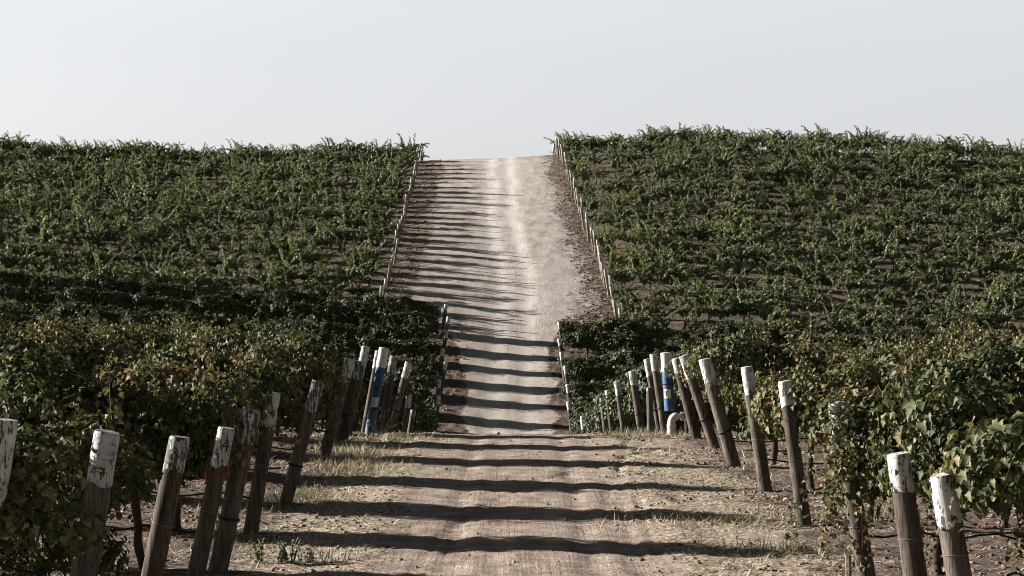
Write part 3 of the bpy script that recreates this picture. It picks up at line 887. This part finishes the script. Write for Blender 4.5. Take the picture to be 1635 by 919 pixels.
def patch(name, label, spots_, mat, hgt, lean, wid):
    vs, fs, b = [], [], 0
    for cx, cy, sx, sy, n in spots_:
        x = rng.normal(cx, sx, n); y = rng.normal(cy, sy, n)
        D = np.stack([rng.normal(0, lean, n), rng.normal(0, lean, n), np.ones(n)], -1)
        v, f = strips(np.stack([x, y, ground_z(x, y) - .01], -1), D, rng.uniform(hgt[0], hgt[1], n), np.full(n, wid), unit(rng.normal(0, 1, (n, 3)) + np.array([0, 0, .01])))
        vs.append(v); fs.append(f + b); b += len(v)
    v = np.concatenate(vs); f = np.concatenate(fs)
    return tag(link(name, raw_mesh(name, v, f.ravel(), np.arange(len(f)) * 3, [mat])), label, 'grass', None, 'stuff')


patch('dry_grass', 'dry standing grass on the shaded verge below the blue pipe and in thin tufts', [(-3.1, 35.5, .45, 1.3, 2600), (-3.35, 39, .4, 1.2, 2500), (-2.7, 42.5, .5, .6, 900), (-3.4, 30.5, .35, .5, 500), (2.9, 27.2, .7, .5, 500), (2.6, 43.2, .6, .4, 400), (3.9, 44.2, .7, .5, 900),
      (-4.2, 29.5, .6, .6, 700), (-4.0, 25, .6, .6, 300)], M['grass_mix'], (.05, .24), .9, .0036)
patch('green_grass', 'thin green shoots coming up in the shadow on the sunny verge', [(3.55, 24.2, .22, .2, 120), (3.1, 24.4, .25, .12, 60), (5.3, 28, .3, .4, 120), (-2.4, 23.3, .25, .15, 60), (3.3, 47.0, .5, .6, 500)], M['weed'], (.08, .24), .3, .005)
# fallen leaves
x, y = scatter(9000, (-9, 10), (18, 46), lambda x, y: sm(.42, .62, fbm(x * .9, y * .9, 44)) * (sm(3.4, 4.4, np.abs(x)) * .9 + .02) + .6 * np.exp(-((x - 4.6) / .5) ** 2 - ((y - 29) / 1.6) ** 2))
n = len(x)
v, f = leaf_geo(np.stack([x, y, ground_z(x, y) + .02], -1), rng.normal(0, .35, (n, 3)) + np.array([0, 0, 1.]), rng.normal(0, 1, (n, 3)), rng.uniform(.05, .11, n), TC)
tag(link('fallen_leaves', raw_mesh('fallen_leaves', v, f.ravel(), np.arange(len(f)) * 3, [M['leaf_litter']])), 'fallen reddish vine leaves scattered under the near rows', 'leaves', None, 'stuff')
# clods
ico = bmesh.new(); bmesh.ops.create_icosphere(ico, subdivisions=1, radius=1); iv = np.array([v.co for v in ico.verts]); iff = np.array([[v.index for v in f.verts] for f in ico.faces]); ico.free()


def clods(n, xr, yr, dens, size):
    x, y = scatter(n, xr, yr, dens); n = len(x); s = size[0] + (size[1] - size[0]) * rng.uniform(0, 1, n) ** 3
    v = iv[None] * (1 + rng.uniform(-.3, .3, (n, len(iv), 1))) * s[:, None, None] * np.array([1, 1, .65]) + np.stack([x, y, ground_z(x, y) + s * .15], -1)[:, None]
    f = iff[None] + (np.arange(n) * len(iv))[:, None, None]
    return v.reshape(-1, 3), f.reshape(-1, 3)


a = clods(26000, (-8, 9), (18, 46), lambda x, y: .75 * sm(1.3, 2.6, np.abs(x)) * sm(.3, .6, fbm(x * 1.1, y * 1.1, 61)) + .03, (.008, .045))
b = clods(16000, (-9.5, 7.5), (102, 207), lambda x, y: (sm(0, 1.5, x - np.interp(y, [104, 128, 134, 205], [2.6, 2.6, 4.5, 2.6])) + .5 * (1 - sm(0, 1.5, x - np.interp(y, [104, 128, 134, 205], [-3.9, -3.9, -8.2, -8.6])))) * (x > alley(y)[0]) * (x < alley(y)[1]), (.03, .13))
v = np.concatenate([a[0], b[0]]); f = np.concatenate([a[1], b[1] + len(a[0])])
tag(link('soil_clods', raw_mesh('soil_clods', v, f.ravel(), np.arange(len(f)) * 3, [M['clod']])), 'crumbs and clods of brown soil along the track edges', 'soil', None, 'stuff')


# single weeds
def weed(x, y, h, n, label, mat='weed'):
    root = empty('roadside_weed', (x, y, float(ground_z(np.array([x]), np.array([y]))[0])))
    g = Geo(); paths = []
    for i in range(n):
        a = random.uniform(0, 6.28); r = random.uniform(.1, .45) * h
        p = [Vector((random.uniform(-.05, .05), random.uniform(-.05, .05), -.02))]
        for s in range(1, 6): p.append(p[0] + Vector((math.cos(a) * r * (s / 5) ** 1.5, math.sin(a) * r * (s / 5) ** 1.5, h * random.uniform(.9, 1.05) * s / 5)))
        g.tube(p, [.008, .008, .007, .006, .006, .003], 4); paths.append(np.array([tuple(q) for q in p]))
    g.build('stem', M['cane' if mat == 'straw' else mat], root)
    pp = [np.concatenate([q[i] + (q[i + 1] - q[i]) * np.linspace(0, 1, 6)[:, None] for i in range(1, 5)]) for q in paths]
    v, f = leaf_geo(*leaves_on(pp, 1, .014, .035, .3), TC)
    link('leaves', raw_mesh('weed_leaves', v, f.ravel(), np.arange(len(f)) * 3, [M[mat]]), root)
    return tag(root, label, 'weed', 'roadside weeds')


weed(-2.83, 23.15, .27, 7, 'bushy pale green weed in the shadow stripe at the track edge')
weed(-2.72, 23.2, .33, 4, 'tallest thin weed standing beside the bushy pale green one')
weed(-3.12, 23.2, .3, 5, 'small weed nearest the shaded posts in the shadow stripe')
weed(-2.5, 23.25, .2, 4, 'tiny weed nearest the track in the shadow stripe')
weed(5.3, 27.3, .3, 8, 'leafy green weed at the foot of the vines beyond the sunlit posts')
weed(4.35, 40.8, .45, 10, 'green weed growing against the foot of a sunlit leaning post')
g = Geo(); rt = empty('dead_weed_plant', (-3.05, 43.6, G(-3.05, 43.6)))
for i in range(11):
    a = random.uniform(-1.2, 1.2); l = random.uniform(.35, .75); dx = math.sin(a)
    pts = [(0, 0, -.03), (dx * l * .4, random.uniform(-.1, .1), l * .35), (dx * l * .9, random.uniform(-.15, .15), l * .8 * abs(math.cos(a)) + .1)]
    g.tube(pts, [.012, .009, .004], 5)
for i in range(20):
    a = random.uniform(-1.3, 1.3); l = random.uniform(.3, .6); p = Vector((math.sin(a) * l, random.uniform(-.2, .2), l * .7 * abs(math.cos(a)) + .1))
    g.tube([p, p + Vector((random.uniform(-.1, .1), 0, random.uniform(.03, .12)))], [.005, .002], 4)
g.build('dry_stems', M['straw'], rt)  # bare stems and twigs of the dead weed in one mesh, no leaves
tag(rt, 'bare straw-coloured dead weed with forked stems beside the plain blue pipe', 'dead weed')

# ------------------------------------------------------------------ light, sky, camera
SUN_EL, SUN_AZ = R(16), R(-74.5)          # azimuth from +Y, clockwise
w = bpy.data.worlds.new('World'); sc.world = w; w.use_nodes = True
nt = w.node_tree; nt.nodes.clear()
out = nt.nodes.new('ShaderNodeOutputWorld'); bg = nt.nodes.new('ShaderNodeBackground'); sky = nt.nodes.new('ShaderNodeTexSky')
sky.sky_type = 'NISHITA'; sky.sun_disc = False; sky.sun_elevation = SUN_EL; sky.sun_rotation = SUN_AZ
sky.air_density = 1.0; sky.dust_density = 2.0; sky.ozone_density = 1.0
hs = nt.nodes.new('ShaderNodeHueSaturation'); hs.inputs['Saturation'].default_value = .22
nt.links.new(sky.outputs[0], hs.inputs['Color']); tc = nt.nodes.new('ShaderNodeTexCoord'); sx = nt.nodes.new('ShaderNodeSeparateXYZ'); nt.links.new(tc.outputs['Generated'], sx.inputs[0])
rp = nt.nodes.new('ShaderNodeValToRGB'); cr = rp.color_ramp; cr.elements.new(.5)      # hazy bright horizon, sky overhead darkened to cut fill light
for e, (p, c) in zip(cr.elements, ((0, (.9, .895, .91, 1)), (.15, (1, .99, 1.01, 1)), (.34, (.07, .085, .1, 1)))): e.position = p; e.color = c
nt.links.new(sx.outputs[2], rp.inputs[0])
mx = nt.nodes.new('ShaderNodeMix'); mx.data_type = 'RGBA'; mx.blend_type = 'MULTIPLY'; mx.inputs[0].default_value = 1
m0 = nt.nodes.new('ShaderNodeMix'); m0.data_type = 'RGBA'; m0.inputs[0].default_value = .6          # even veil of high haze
nt.links.new(hs.outputs[0], m0.inputs[6]); m0.inputs[7].default_value = (3.2, 3.3, 3.4, 1); nt.links.new(m0.outputs[2], mx.inputs[6]); nt.links.new(rp.outputs[0], mx.inputs[7]); nt.links.new(mx.outputs[2], bg.inputs['Color'])
bg.inputs['Strength'].default_value = .069
nt.links.new(bg.outputs[0], out.inputs['Surface'])

sl = bpy.data.lights.new('sun', 'SUN'); sl.energy = 5.0; sl.angle = R(.5); sl.color = (1, .945, .87)
so = bpy.data.objects.new('sun', sl); col.objects.link(so)
sdir = Vector((math.sin(SUN_AZ) * math.cos(SUN_EL), math.cos(SUN_AZ) * math.cos(SUN_EL), math.sin(SUN_EL)))
so.rotation_euler = sdir.to_track_quat('Z', 'Y').to_euler()

cam = bpy.data.cameras.new('camera'); co = bpy.data.objects.new('camera', cam); col.objects.link(co)
co.location = (0, 0, 3.4); co.rotation_euler = (R(90), 0, 0)
cam.sensor_width = 36; cam.lens = 3000 / 1635 * 36; cam.clip_start = .1; cam.clip_end = 3000
cam.dof.use_dof = True; cam.dof.focus_distance = 42; cam.dof.aperture_fstop = 14.0
sc.camera = co

sc.render.engine = 'CYCLES'
sc.view_settings.view_transform = 'Standard'; sc.view_settings.look = 'None'; sc.view_settings.gamma = 1; sc.view_settings.exposure = 1.76
sc.cycles.filter_width = 1.0
sc.cycles.max_bounces = 5; sc.cycles.diffuse_bounces = 3; sc.cycles.glossy_bounces = 2; sc.cycles.transmission_bounces = 3; sc.cycles.transparent_max_bounces = 4
sc.cycles.use_denoising = True
